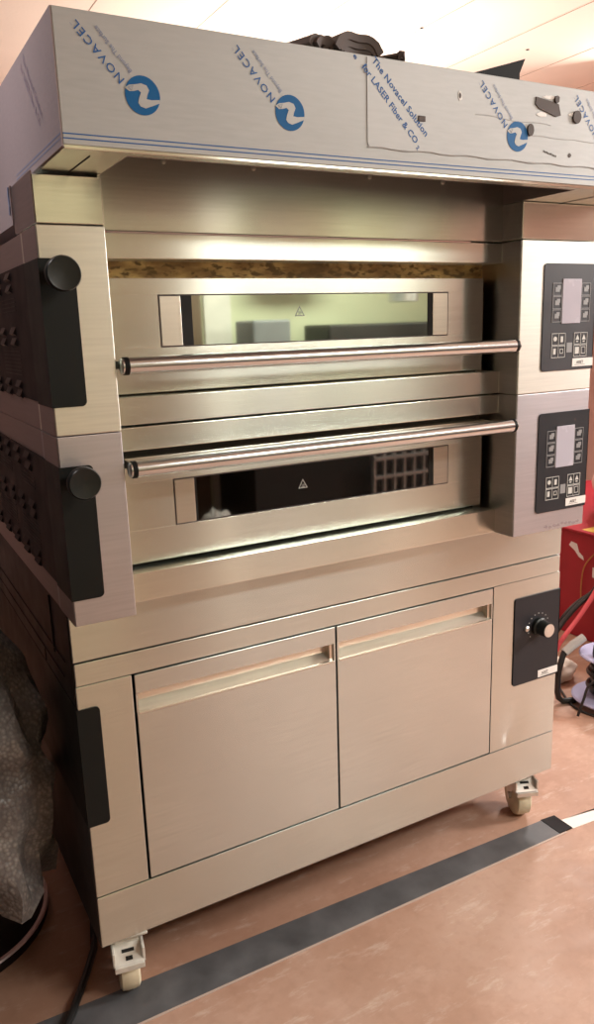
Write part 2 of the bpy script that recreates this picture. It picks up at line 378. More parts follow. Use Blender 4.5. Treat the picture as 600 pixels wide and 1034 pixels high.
def cab_door(x0, x1):
    z0, z1, zs, zl = .0945, .4512, .4200, .3885
    b = B()
    b.box(x0, x1, -.001, .0185, z0, zl, .0010)                       # main leaf
    b.box(x0, x1, -.001, .0185, zs, z1, .0010)                       # top rail
    b.box(x0, x0 + .003, -.0008, .0185, zl, zs); b.box(x1 - .003, x1, -.0008, .0185, zl, zs)
    d = link('door', b, 'steel_door', base)
    h = B(); h.poly([(x0 + .003, .0015, zl + .0003), (x1 - .003, .0015, zl + .0003), (x1 - .003, .018, zl + .012), (x0 + .003, .018, zl + .012),
                     (x1 - .003, .018, zs), (x0 + .003, .018, zs), (x1 - .003, .001, zs + .0004), (x0 + .003, .001, zs + .0004)],
                    [(0, 1, 2, 3), (3, 2, 4, 5), (5, 4, 6, 7)])
    h.box(x0 + .003, x1 - .003, -.0026, .003, zl - .0022, zl + .0008, .0008)
    h.box(x1 - .010, x1 - .003, .003, .0178, zl + .0006, zs - .0004)
    link('grip_channel', h, 'steel_trim', d)['label'] = 'recessed grip channel across the door top'
cab_door(.0892, .4510); cab_door(.4545, .8165)
# control plate with thermostat knob
pl = B(); pl.prism(rrect(.8757, 1.0022, .2268, .4165, .006, (1, 0, 0, 1)), 'y', -.0022, -.0002); pl.box(1.0002, 1.0022, -.0022, .30, .2268, .4165)
plate = link('control_plate', pl, 'foil_dark', base); plate['label'] = 'anthracite control plate of the base cabinet'
kx, kz = .9415, .3460
link('knob', B().lathe([(.0195, -.0022), (.0195, -.010), (.0165, -.012), (.0155, -.030), (.0145, -.032), (0, -.032)], (kx, 0, kz), 'y', 28), 'knob', plate, smooth=True)
link('knob_face', B().lathe([(.0138, -.0322), (.0138, -.0331), (0, -.0331)], (kx, 0, kz), 'y', 28).box(kx - .009, kx - .002, -.0338, -.0331, kz - .001, kz + .001), 'zinc', plate, smooth=True)
link('indicator_lamp', B().lathe([(.0058, -.0022), (.0058, -.0055), (.003, -.0075), (0, -.0075)], (.9085, 0, .3475), 'y', 16), 'zinc', plate, smooth=True)
tk = B()
for k in range(13):
    a = math.radians(-130 + 260 * k / 12 + 90)
    tk.lathe([(.0011, -.0022), (.0011, -.0027), (0, -.0027)], (kx + .0285 * math.cos(a), 0, kz + .0285 * math.sin(a)), 'y', 6)
islands('dial_mark', tk, 'print', plate)
def small_label(parent, x0, x1, z0, z1, y):
    lb = link('rating_label', B().box(x0, x1, y - .0008, y, z0, z1), 'label', parent)
    b = B(); text_bm(b, 'AISET', (x0 + .010, z0 + .35 * (z1 - z0)), (x0 + .30 * (x1 - x0) + .012, z0 + .35 * (z1 - z0)), .36 * (z1 - z0), y - .0010, bold=.02)
    b.box(x0 + .006, x0 + .032, y - .0010, y - .0008, z0 + .18 * (z1 - z0), z0 + .22 * (z1 - z0))
    link('lettering', b, 'ink', lb)
small_label(plate, .9455, 1.0022, .2305, .2460, -.0022)
# casters
def caster(cx, cy, ang, mat_f, front=True):
    def R(p):
        c, s = math.cos(ang), math.sin(ang); return (cx + p[0] * c - p[1] * s, cy + p[0] * s + p[1] * c, p[2])
    def rot(b):
        for v in b.bm.verts: v.co = Vector(R(v.co))
        return b
    zc = ZF + .043; r = .043
    fk = B(); fk.box(-.034, .034, -.034, .034, -.004, -.0002, .001)
    fk.lathe([(.026, -.004), (.026, -.010), (.020, -.016), (0, -.016)], (0, 0, 0), 'z', 20)
    for s in (-1, 1):
        x = .0175 * s
        fk.prism([(-.026, -.012), (.026, -.012), (.024, -.040), (.014, zc - .006), (-.004, zc - .008), (-.018, -.050)], 'x', x - .0012, x + .0012)
    fk.box(-.0185, .0185, -.026, .026, -.016, -.011)
    f = link('caster_fork', rot(fk), mat_f, base)
    wh = B().lathe([(.012, -.0165), (.036, -.0170), (.0415, -.0135), (r, -.004), (r, .004), (.0415, .0135), (.036, .0170), (.012, .0165)], (0, -.004, zc), 'x', 32)
    link('wheel', rot(wh), 'white_plastic', f, smooth=True)
    link('axle', rot(B().lathe([(.007, -.024), (.007, .024)], (0, -.004, zc), 'x', 6)), 'zinc', f)
    if front:
        pd = B()
        pd.poly([(-.024, -.020, -.014), (.024, -.020, -.014), (.024, -.052, -.036), (-.024, -.052, -.036), (-.024, -.021, -.018), (.024, -.021, -.018), (.024, -.054, -.040), (-.024, -.054, -.040)],
                [(0, 1, 2, 3), (4, 7, 6, 5), (0, 3, 7, 4), (1, 5, 6, 2), (3, 2, 6, 7), (0, 4, 5, 1)])
        pd.box(-.024, .024, -.057, -.050, -.046, -.036, .001)
        pd.box(-.026, -.0215, -.050, -.010, -.040, -.014, .001); pd.box(.0215, .026, -.050, -.010, -.040, -.014, .001)
        p = link('brake_pedal', rot(pd), mat_f, f)
        hk = B()
        hk.poly([(-.010, -.0330, -.0228), (.010, -.0330, -.0228), (.010, -.0375, -.0259), (-.010, -.0375, -.0259)], [(0, 1, 2, 3)])
        hk.poly([(-.005, -.0425, -.0293), (.006, -.0425, -.0293), (.006, -.0480, -.0331), (-.005, -.0480, -.0331)], [(0, 1, 2, 3)])
        for v in hk.bm.verts: v.co.z += .0006
        link('pedal_slot', rot(hk), 'gap', p)
caster(.047, .036, math.radians(-10), 'dirty_white'); caster(.952, .050, math.radians(-22), 'zinc')
caster(.05, .74, .3, 'zinc', False); caster(.94, .74, -.4, 'zinc', False)

# ------------------------------------------------------------------ the two ovens
def side_tower(o, zt, zb, cover_mat, upper):
    """left-hand cover with its wrap-round black plate, knob and vented side"""
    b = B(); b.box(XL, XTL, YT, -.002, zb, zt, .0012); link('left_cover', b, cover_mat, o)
    # thin side sheet of the cover and the deep side panel behind it
    sd = B(); sd.box(XL - .0006, XL + .003, YT + .0015, -.0135, zb + .0005, zt - .0005, .0003); sd.box(XL + .0008, .0, -.0125, .75, zb, zt, .0006)
    link('side_panel', sd, 'steel_side', o)
    p0, p1 = (zt - .2175, zt - .0385)
    wp = B(); wp.prism(rrect(XL - .0016, .0308, p0, p1, .0065, (0, 1, 1, 0)), 'y', YT - .0016, YT + .001)
    wp.box(XL - .0016, XL + .002, YT + .001, -.0125, p0, p1)
    wpl = link('black_plate', wp, 'black', o); wpl['label'] = 'matt black plate wrapping round the left corner'
    kc = (.0085 if upper else .0100, YT, zt - .0585 if upper else (zt - .0555))
    link('knob', B().lathe([(.0080, 0), (.0080, -.022), (.017, -.024), (.0207, -.028), (.0207, -.037), (.0192, -.0395), (.016, -.0388), (0, -.0372)], kc, 'y', 40), 'knob', wpl, smooth=True)
    vp = B(); vp.box(XL - .0012, XL + .002, -.012, .75, p0 + .003, p1 + .0005); v = link('vent_panel', vp, 'vent_black', o)
    # pressed louvres in groups, thin slots between them
    lv = B(); dz = zt - 1.0905
    for gy in (.11, .195, .28, .365, .45, .535):
        for gz in (1.0474, 1.0312, .9727, .9577, .8975, .8840):
            for off in ((0,) if gz > .95 or gy < .15 else (0,)):
                y = gy; z = gz + dz - .004
                lv.poly([(XL - .0012, y - .018, z - .006), (XL - .0012, y + .018, z - .006), (XL - .0012, y + .018, z + .006), (XL - .0012, y - .018, z + .006),
                         (XL - .0055, y - .016, z - .003), (XL - .0055, y + .016, z - .003)],
                        [(0, 1, 5, 4), (4, 5, 2, 3), (0, 4, 3), (1, 2, 5)])
    islands('vent_louvre', lv, 'steel_dark', v)
    sl = B()
    for y0, y1, za, n_ in ((.075, .18, 1.013, 4), (.075, .21, .940, 7), (.26, .42, 1.013, 4), (.26, .44, .940, 7)):
        for k in range(n_): sl.box(XL - .0018, XL - .001, y0, y1, za + dz - .0055 * k, za + dz - .0055 * k + .0012)
    islands('vent_slot', sl, 'steel_dark', v)

def control_panel(o, zt, foil):
    pz0, pz1 = zt - .2175, zt - .0365
    b = B(); b.prism(rrect(.8218, XTR + .0016, pz0, pz1, .0065, (1, 0, 0, 1)), 'y', YT - .0016, YT - .0002); b.box(XTR, XTR + .0016, YT - .0016, .10, pz0, pz1)
    c = link('control_panel', b, foil, o); y = YT - .0016; dz = zt - 1.0925
    lc = link('display', B().box(.8655, .9110, y - .0014, y, .9555 + dz, 1.0305 + dz, .0005), 'lcd', c); lc['label'] = 'blank pale display'
    for sx in (0, 1):
        for k in range(3):
            zk = 1.0030 + dz - .0222 * k
            x0, x1 = ((.8425, .8645), (.9120, .9340))[sx]
            f = B(); ring_frame(f, x0, x1, zk - .0005, zk + .0207, .0010, y - .0008, y); kk = link('key', f, 'print_dim', c)
            q = B(); q.box(x0 + .006, x1 - .006, y - .0006, y, zk + .006, zk + .014); q.box(x0 + .010, x1 - .004, y - .0007, y, zk + .010, zk + .0165)
            link('key_symbol', q, 'print_dim', kk)
    # two groups of four small keys
    for gx in (.8440, .8985):
        for j in (0, 1):
            z0 = .9188 + dz - .0215 * j
            f = B(); ring_frame(f, gx, gx + .0330, z0, z0 + .0205, .0009, y - .0008, y); f.box(gx + .0160, gx + .0168, y - .0008, y, z0, z0 + .0205)
            kk = link('key', f, 'print', c)
            q = B()
            for i in (0, 1):
                cx = gx + .0085 + .0160 * i; cz = z0 + .011
                if (gx < .87 and j == 0): q.lathe([(.0042, 0), (.0042, -.0006), (0, -.0006)], (cx, y, cz), 'y', 10) if i == 0 else q.box(cx - .003, cx + .003, y - .0007, y, cz - .006, cz + .004)
                elif gx < .87: q.box(cx - .004, cx + .002, y - .0007, y, cz - .005, cz + .005) if i == 0 else ring_frame(q, cx - .004, cx + .004, cz - .004, cz + .004, .001, y - .0007, y)
                elif j == 0: q.poly([(cx - .005, y - .0007, cz - .003), (cx + .005, y - .0007, cz - .003), (cx, y - .0007, cz + .006)], [(0, 1, 2)]); q.box(cx - .0025, cx + .0025, y - .0007, y, cz - .007, cz - .005)
                else: q.box(cx - .005, cx + .005, y - .0007, y, cz - .006, cz + .006) if i == 0 else ring_frame(q, cx - .005, cx + .005, cz - .006, cz + .006, .001, y - .0007, y)
            link('key_symbol', q, 'print', kk)
    q = B(); q.box(.8808, .8942, y - .0007, y, .9055 + dz, .9225 + dz); link('symbol_tile', q, 'print_dim', c)
    small_label(c, .8965, XTR + .0016, pz0 + .0052, pz0 + .0195, y)

def oven(z_off, label, upper):
    zt, zb = 1.0910 + z_off, .8375 + z_off; cover = 'steel_cover' if upper else 'steel_lower'
    o = thing('deck_oven', label, 'oven', (.42, .3, zb), 'stacked deck ovens')
    b = B(); b.box(.0, .947, .06, .75, zb, zt - .0005); b.box(XTL, XRi, .0, .06, zt - .055, zt - .001)
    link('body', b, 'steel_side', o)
    b = B(); b.box(XTL + .0005, XRi - .0005, YM, .055, zt - .0335, zt - .0012, .001)
    link('top_band', b, 'steel', o)
    b = B(); hs = .0385 if upper else .0440
    b.box(XTL + .0005, XRi - .0005, YM, .055, zb + .0010, zb + hs, .001)
    link('bottom_band', b, 'steel', o)
    # lintel behind the door head (stained), jambs and the dark chamber
    b = B(); b.box(XTL, XRi, -.003, .01, zt - .062, zt - .0325); link('lintel', b, 'baked' if upper else 'oven_inside', o)['label'] = 'lintel with baked-on brown stains' if upper else 'dark lintel'
    ch = B(); ch.box(XTL, XRi, .055, .0598, zb + hs, zt - .055); ch.box(XTL, .11, .01, .055, zb + hs, zt - .055); ch.box(.73, XRi, .01, .055, zb + hs, zt - .055)
    ch.box(.11, .73, .01, .055, zb + hs, zb + hs + .004)
    link('chamber', ch, 'oven_inside', o)
    side_tower(o, zt, zb, cover, upper)
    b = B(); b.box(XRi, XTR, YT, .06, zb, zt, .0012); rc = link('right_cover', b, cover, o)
    b = B(); b.box(XRi - .0006, XRi + .002, YT + .002, .05, zb + .0008, zt - .0008, .0004); link('inner_cheek', b, 'steel_mid', o)
    control_panel(o, zt, 'foil' if upper else 'foil_dark')
    # door
    cx = .4175 if upper else .4215; x0, x1 = .0835, cx + .335
    z0, z1 = (.8785, 1.0345) if upper else (.6330, .7890)
    gz0, gz1 = (.9415, 1.0115) if upper else (.6835, .7510)
    gx0, gx1 = cx - .2565, cx + .2565; wx0, wx1 = cx - .2245, cx + .2245
    d = B()
    d.box(x0, x1, YD, .0, z0, gz0, .0012); d.box(x0, x1, YD, .0, gz1, z1, .0012)
    d.box(x0, gx0, YD, .0, gz0 - .0008, gz1 + .0008); d.box(gx1, x1, YD, .0, gz0 - .0008, gz1 + .0008)
    door = link('door', d, 'steel', o)
    t = B(); t.box(gx0 + .001, wx0, YD - .0012, -.002, gz0 + .001, gz1 - .001, .0006); link('window_trim', t, 'steel_trim', door)
    t = B(); t.box(wx1, gx1 - .001, YD - .0012, -.002, gz0 + .001, gz1 - .001, .0006); link('window_trim', t, 'steel_trim', door)
    sh_ = B(); ring_frame(sh_, gx0 - .0008, gx1 + .0008, gz0 - .0008, gz1 + .0008, .0014, YD - .0004, YD + .003); link('window_seal', sh_, 'strap', door)
    gl = link('glass_pane', B().box(wx0, wx1, YD + .001, YD + .004, gz0 + .0006, gz1 - .0006), 'glass' if upper else 'glass_dim', door)
    ib = B(); ib.box(wx0, wx0 + (.017 if upper else .004), YD + .0002, YD + .001, gz0 + .0006, gz1 - .0006); ib.box(wx1 - .010, wx1, YD + .0002, YD + .001, gz0 + .0006, gz1 - .0006)
    islands('glass_edge', ib, 'gap', door)
    # hot surface triangle on the glass
    tx, tz = (.3860, .9840) if upper else (.3825, .7160); k = .0085
    w_ = B(); y = YD + .0006
    def tri(s): return [(tx - s, tz - .6 * s), (tx + s, tz - .6 * s), (tx, tz + 1.15 * s)]
    A, C = tri(k), tri(k * .78)
    w_.poly([(p[0], y, p[1]) for p in A + C], [(0, 1, 4, 3), (1, 2, 5, 4), (2, 0, 3, 5)])
    w_.box(tx - .003, tx + .003, y, y + .0003, tz - .0035, tz - .0028)
    for i in (-1, 0, 1): w_.tube([(tx + .002 * i, y, tz - .002), (tx + .002 * i + .0008, y, tz), (tx + .002 * i - .0006, y, tz + .0018)], .0003, 4)
    link('warning_triangle', w_, 'print' if not upper else 'print_dim', door)
    # dark plinth under the door and door hinge strips
    # handle
    hz = .9205 if upper else .7855; hy = -.1000; r = .0112
    h = B().tube([(.0870, hy, hz), (.7540, hy, hz)], r, 28); hd = link('handle', h, 'chrome', door, smooth=True)
    e = B().tube([(.0775, hy, hz), (.0785, hy, hz), (.0810, hy, hz)], [.0085, .0104, .0104], 20).tube([(.7595, hy, hz), (.7625, hy, hz), (.7640, hy, hz)], [.0104, .0104, .0085], 20)
    islands('end_cap', e, 'chrome', hd, smooth=True)
    e = B().tube([(.0810, hy, hz), (.0870, hy, hz)], .0117, 20).tube([(.7540, hy, hz), (.7595, hy, hz)], .0117, 20)
    islands('collar', e, 'rubber', hd, smooth=True)
    a = B()
    for xa in (.0880, .7500):
        a.prism([(hy, hz - .004), (hy, hz + .004), (YD, hz + .006), (YD, hz - .006)], 'x', xa - .001, xa + .001)
    islands('handle_arm', a, 'steel', hd)
    sk = B()     # rear hinge cheek seen beside the door
    sk.box(x1 + .0006, x1 + .003, YD + .004, .004, z0 + .002, z1 - .002); sk.box(x1 + .003, x1 + .005, YD + .010, .004, z0 + .01, z0 + .08)
    islands('hinge_strip', sk, 'gap', door)
    return o
up = oven(0, 'upper deck oven with pale lit glass and its bar handle below the window', True)
lo = oven(-.2545, 'lower deck oven with glass darkened for its dim reflection and its bar handle above the window', False)
# torn film left on the lower control cover
rs = B()
random.seed(3)
def flake(b, cx, cz, rx, rz, y, n=9):
    pts = [(cx + rx * random.uniform(.55, 1) * math.cos(2 * PI * k / n), cz + rz * random.uniform(.55, 1) * math.sin(2 * PI * k / n)) for k in range(n)]
    b.prism(pts, 'y', y - .0004, y)
for k in range(9): flake(rs, .850 + .010 * k + .003 * random.random(), .5885 + .004 * random.random(), .0055, .0035, YT)
islands('film_residue', rs, 'film_side', lo, label='scrap of torn protective film')

# ------------------------------------------------------------------ exhaust hood
YH, ZB, ZT = -.2206, 1.1515, 1.2836; HR = .962
hood = thing('exhaust_hood', 'big steel exhaust hood on top, still in grey protective film with blue lettering', 'hood', (.48, .2, 1.0925))
b = B(); b.box(0, HR, YH + .002, YH + .016, ZB, ZT, .001); b.box(0, HR, YH + .016, .60, ZT - .006, ZT)
b.box(0, HR, .35, .60, ZB, ZT - .006)
b.box(.0005, XTL, YH + .016, .35, ZB, ZT - .006); b.box(XRi, HR, YH + .016, .35, ZB, ZT - .006)
link('canopy', b, 'steel', hood)
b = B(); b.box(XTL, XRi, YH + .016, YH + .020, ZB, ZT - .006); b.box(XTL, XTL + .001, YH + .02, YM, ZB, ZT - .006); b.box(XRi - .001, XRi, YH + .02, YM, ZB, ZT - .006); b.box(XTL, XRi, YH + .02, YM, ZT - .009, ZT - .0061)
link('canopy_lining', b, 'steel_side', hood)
b = B(); b.box(XTL, XRi, YM, YM + .01, 1.0925, ZT - .009); link('back_panel', b, 'steel', hood)
b = B()
for x, z in ((.1722, 1.1804), (.3043, 1.1801), (.50, 1.180), (.64, 1.180)): b.lathe([(.0035, 0), (.0030, -.002), (0, -.0026)], (x, YM, z), 'y', 12)
islands('rivet', b, 'zinc', hood, smooth=True)
b = B(); b.box(XL + .001, XTL, YT, .03, 1.0925, 1.1470, .001); b.box(XTL - .004, XTL + .0006, YT + .001, YM + .01, 1.0925, ZB - .001)
link('left_neck', b, 'steel', hood)
b = B(); b.box(XL + .0003, XL + .002, YT + .002, .03, 1.0930, 1.1510); islands('neck_side', b, 'steel_side', hood)
b = B(); b.box(XL + .001, .02, .03, .60, 1.105, ZB); link('rear_duct', b, 'film_side', hood)['label'] = 'film-covered rear duct side'
b = B(); b.box(XRi, XTR, YT, .03, 1.0925, 1.1500, .001); link('right_neck', b, 'steel', hood)
b = B(); b.box(XRi - .0006, XRi, YT + .001, YM + .012, 1.0935, ZB - .001); islands('neck_side', b, 'steel_mid', hood)
# seam lines under the canopy ends
b = B(); b.box(.034, .0355, YH + .03, YT, ZB - .0008, ZB); b.box(XRi + .085, XRi + .0865, YH + .05, YT, ZB - .0008, ZB); islands('underside_seam', b, 'gap', hood)
b = B(); b.box(0, HR + .001, YH, YH + .0018, ZB + .004, ZT + .0008, .0004); film = link('front_film', b, 'film', hood); film['label'] = 'grey protective film on the hood front'
b = B(); b.box(-.0018, .0, YH + .0005, .60, ZB + .002, ZT + .0006); b.box(-.0124, -.0100, .03, .60, 1.105, ZB + .002); sfilm = link('side_film', b, 'film_side', hood); sfilm['label'] = 'mauve-grey protective film on the hood side'
# overlapping second sheet of film to the right
b = B(); b.prism(rrect(.3800, HR - .004, 1.1800, ZT - .001, .006, (1, 0, 0, 0)), 'y', YH - .0010, YH + .0002)
b.tube([(.3800 + .02 * k, YH - .001, 1.1800 + .0012 * math.sin(k * 1.7)) for k in range(30)], .0007, 6)
b.tube([(.555 + .02 * k, YH - .001, 1.2330 - .0003 * k + .0014 * math.sin(k * 1.3)) for k in range(8)], .0006, 6)
b.tube([(.66 + .02 * k, YH - .001, 1.2150 + .0008 * math.sin(k * 1.9)) for k in range(15)], .0006, 6)
sheet = link('film_sheet', b, 'film_plate', film, smooth=True); sheet['label'] = 'second paler film sheet, wrinkled and torn'
yF, yS2 = YH - .0003, YH - .0013
b = B()
for z in (.0, .0046): b.poly([(0, yF, 1.1606 + z), (.40, yF, 1.1608 + z), (HR, yF, 1.1640 + z), (HR, yF, 1.1652 + z), (.40, yF, 1.1620 + z), (0, yF, 1.1618 + z)], [(0, 1, 4, 5), (1, 2, 3, 4)])
islands('blue_line', b, 'blue_text', film)
b = B()
for z in (0, .0046): b.poly([(-.0021, YH, 1.1606 + z), (-.0021, .03, 1.1606 + z), (-.0021, .03, 1.1618 + z), (-.0021, YH, 1.1618 + z)], [(0, 1, 2, 3)])
islands('blue_line', b, 'blue_pale', sfilm)
N_SHAPE = [(-1, .30), (-.75, .46), (-.38, .52), (-.06, .60), (.25, .52), (.38, .29), (.25, 0), (.21, -.17), (.5, -.2), (.97, -.14), (.95, -.32), (.56, -.48), (.12, -.65), (-.16, -.57), (-.29, -.4), (-.21, -.11), (-.09, .14), (-.25, .25), (-.5, .17), (-.75, .14)]
def novacel(dx, dz, y, cut=False):
    cx, cz, R_ = .0894 + dx, 1.2100 + dz, .0196
    if not cut:
        lg = link('logo_disc', B().lathe([(R_, 0), (R_, -.0002), (0, -.0002)], (cx, y, cz), 'y', 40), 'blue', film)
        link('logo_letter', B().poly([(cx + u * R_, y - .0005, cz + v * R_) for u, v in N_SHAPE], [tuple(range(len(N_SHAPE)))]), 'film', lg)
        tb = B(); T = [(-.80, .34), (-.50, .44), (-.62, .20)]
        tb.tube([(cx + u * R_, y - .0006, cz + v * R_) for u, v in T + T[:1]], .0003, 4); link('logo_flash', tb, 'blue_pale', lg)
    b = B(); text_bm(b, 'NOVACEL', (.0705 + dx, 1.2240 + dz), (.0238 + dx, 1.2745 + dz), .0086, y - .0003, bold=.004, space=1.22)
    link('lettering', b, 'blue_text', film)
    b = B(); text_bm(b, 'Beyond The Surface', (.0795 + dx, 1.2330 + dz), (.0445 + dx, 1.2720 + dz), .0048, y - .0003, bold=.012); link('lettering', b, 'blue_pale', film)
    b = B(); text_bm(b, 'TM', (.0200 + dx, 1.2690 + dz), (.0180 + dx, 1.2712 + dz), .0016, y - .0003); link('lettering', b, 'blue_pale', film)
novacel(0, 0, yF); novacel(.1807, -.0008, yF); novacel(.5422, .0017, yS2); novacel(.7215, .0015, yS2)
b = B(); text_bm(b, 'The Novacel Solution', (.3868, 1.2790), (.4705, 1.1985), .0082, yS2, bold=.014)
text_bm(b, 'for LASER Fiber & CO', (.3720, 1.2700), (.4540, 1.1885), .0082, yS2, bold=.014); text_bm(b, '2', (.4550, 1.1845), (.4580, 1.1815), .0050, yS2, bold=.014)
link('lettering', b, 'blue_text', film)
b = B(); text_bm(b, 'e', (.3600, 1.2810), (.3640, 1.2772), .0060, yF, bold=.014); link('lettering', b, 'blue_text', film)
# faint print on the side film (runs down the side)
b = B(); text_bm(b, 'The Novacel Solution', (-.0755, 1.2730), (-.1440, 1.1960), .0090, -.0022, up_sign=-1, plane='x'); text_bm(b, 'for LASER Fiber & CO', (-.0600, 1.2680), (-.1320, 1.1900), .0090, -.0022, up_sign=-1, plane='x')
link('lettering', b, 'violet_faint', sfilm)
b = B(); b.tube([(-.0126, .034, 1.152), (-.0126, .036, 1.140), (-.0126, .0345, 1.128), (-.0126, .038, 1.118)], .0022, 5); link('loose_film_edge', b, 'blue_pale', sfilm)
# holes torn in the sheet, with the dark fixings behind them
b = B(); y = YH - .0011
def blob(b, cx, cz, rx, rz, y0, y1, j=.25, n=11):
    b.prism([(cx + rx * random.uniform(1 - j, 1) * math.cos(2 * PI * k / n), cz + rz * random.uniform(1 - j, 1) * math.sin(2 * PI * k / n)) for k in range(n)], 'y', y0, y1)
b.box(.4585, .4700, y - .0012, y, 1.2165, 1.2232, .0005)
blob(b, .5275, 1.2532, .0022, .004, y - .0006, y)
b.prism([(.664, 1.2655), (.693, 1.2625), (.708, 1.2600), (.713, 1.2455), (.704, 1.2430), (.698, 1.2445), (.670, 1.2510), (.663, 1.2560)], 'y', y - .0015, y)
blob(b, .745, 1.2462, .0085, .0090, y - .0030, y, .1); blob(b, .655, 1.2215, .0062, .0085, y - .0025, y, .1); blob(b, .7035, 1.2655, .0050, .0060, y - .003, y)
for k in range(9): blob(b, .683 + .003 * k, 1.1955 - .0006 * k + .001 * random.random(), .0010, .0016, y - .0005, y)
blob(b, .7350, 1.1940, .0035, .0035, y - .0005, y)
islands('torn_hole', b, 'strap', sheet, label='dark hole torn through the film')
b = B()
for cx, cz, rx, rz in ((.5275, 1.2532, .0045, .007), (.677, 1.2435, .012, .004), (.690, 1.2675, .014, .003), (.735, 1.2490, .008, .003)): blob(b, cx, cz, rx, rz, y - .0005, y + .0001, .45)
islands('torn_flap', b, 'label', sheet)

# ------------------------------------------------------------------ things lying on the hood
def ribbon(path, wdt, thick, name=None, b=None):
    b = b or B(); P = [Vector(p) for p in path]; n = len(P); L = []
    for i in range(n):
        t = (P[min(i + 1, n - 1)] - P[max(i - 1, 0)]).normalized(); up = Vector((0, 0, 1)); s = t.cross(up).normalized() if abs(t.z) < .99 else Vector((0, 1, 0)); u = s.cross(t)
        L.append([b.bm.verts.new(P[i] + s * sx * wdt / 2 + u * sz * thick / 2) for sx, sz in ((-1, -1), (1, -1), (1, 1), (-1, 1))])
    for a, c in zip(L, L[1:]):
        for k in range(4): b.bm.faces.new((a[k], a[(k + 1) % 4], c[(k + 1) % 4], c[k]))
    b.bm.faces.new(L[0][::-1]); b.bm.faces.new(L[-1]); return b
b = B()
for (xa, xb, h, yy) in ((.298, .338, .011, -.195), (.306, .345, .008, -.198), (.322, .372, .017, -.180), (.335, .408, .018, -.200), (.340, .404, .010, -.198), (.345, .398, .003, -.196), (.425, .446, .004, -.205)):
    pth = []
    for k in range(13):
        t = k / 12; pth.append((xa + (xb - xa) * t, yy + .006 * math.sin(3 * t), ZT + .005 + h * (math.sin(PI * t) ** .5 if 0 < t < 1 else 0) * (1 + .12 * math.sin(9 * t))))
    ribbon(pth, .040, .009, b=b)
tag(link('webbing_strap', b, 'strap', loc=(.34, -.19, ZT), smooth=True), 'dark brown webbing strap bunched in folds on the hood edge', 'strap')
b = B(); y0 = -.185
b.prism([(.578, ZT + .0008), (.668, ZT + .0008), (.668, ZT + .022), (.678, ZT + .042), (.652, ZT + .034), (.578, ZT + .012)], 'y', y0, y0 + .006)
b.box(.585, .665, y0 + .006, y0 + .05, ZT + .0008, ZT + .006)
tag(link('rubber_offcut', b, 'rubber', loc=(.61, -.16, ZT)), 'black pointed rubber offcut sticking up on top of the hood', 'offcut')

# ------------------------------------------------------------------ left: wrapped stand on a round foot, cable
stand = thing('pedestal_stand', 'dark stand with a round disc foot, left of the oven', 'stand', (-.208, .335, ZF))
link('foot_disc', B().lathe([(.178, 0), (.180, .004), (.178, .020), (.170, .026), (.05, .030), (0, .030)], (-.208, .335, ZF), 'z', 64), 'steel_dark', stand, smooth=True)
link('rim_highlight', B().lathe([(.1795, .018), (.1815, .020), (.1795, .0235)], (-.208, .335, ZF), 'z', 64), 'steel_side', stand, smooth=True)  # lighter ring stands in for the highlight along the disc's edge
link('column', B().tube([(-.208, .335, ZF + .03), (-.208, .335, .50)], .025, 16), 'black', stand, smooth=True)
b = B(); random.seed(11); NS, NR = 64, 44; rings = []
for j in range(NR):
    t = j / (NR - 1); z = .64 - .53 * t
    r0 = .058 + .112 * min(1, t * 1.9) ** .8
    ring = []
    for i in range(NS):
        a = 2 * PI * i / NS
        fold = .012 * math.sin(5 * a + 6 * t) + .009 * math.sin(9 * a - 9 * t + 1) + .006 * math.sin(17 * a + 14 * t)
        fold += .016 * math.exp(-((t - .66) / .03) ** 2) * math.sin(2 * a + .5)
        fold += .010 * abs(math.sin(2.5 * a + 9 * t)) - .008 * abs(math.sin(4.5 * a - 15 * t))
        rr = r0 + fold * (.5 + t)
        zz = z + (.055 * math.sin(3 * a + .5) + .03 * math.sin(7 * a)) * max(0, t - .72) / .28
        ring.append(b.bm.verts.new((-.200 + rr * math.cos(a), .215 + rr * math.sin(a), max(zz, ZF + .035))))
    rings.append(ring)
for a_, c_ in zip(rings, rings[1:]):
    for k in range(NS): b.bm.faces.new((a_[k], a_[(k + 1) % NS], c_[(k + 1) % NS], c_[k]))
b.bm.faces.new(rings[0])
tag(link('bubble_wrap_bundle', b, 'bubble', loc=(-.20, .285, ZF + .03), smooth=True), 'crumpled grey bubble wrap draped over the stand left of the oven', 'bubble wrap')
b = B().tube([(.06, .35, ZF + .007), (.035, .22, ZF + .007), (.012, .13, ZF + .007), (-.012, .085, ZF + .007), (-.032, .05, ZF + .007), (-.045, .028, ZF + .009), (-.055, .010, ZF + .009), (-.085, -.03, ZF + .008), (-.10, -.12, ZF + .007)], .0065, 10)
tag(link('power_cable', b, 'cable', loc=(0, .1, ZF), smooth=True), 'black power cable running out from under the left side of the oven', 'cable')

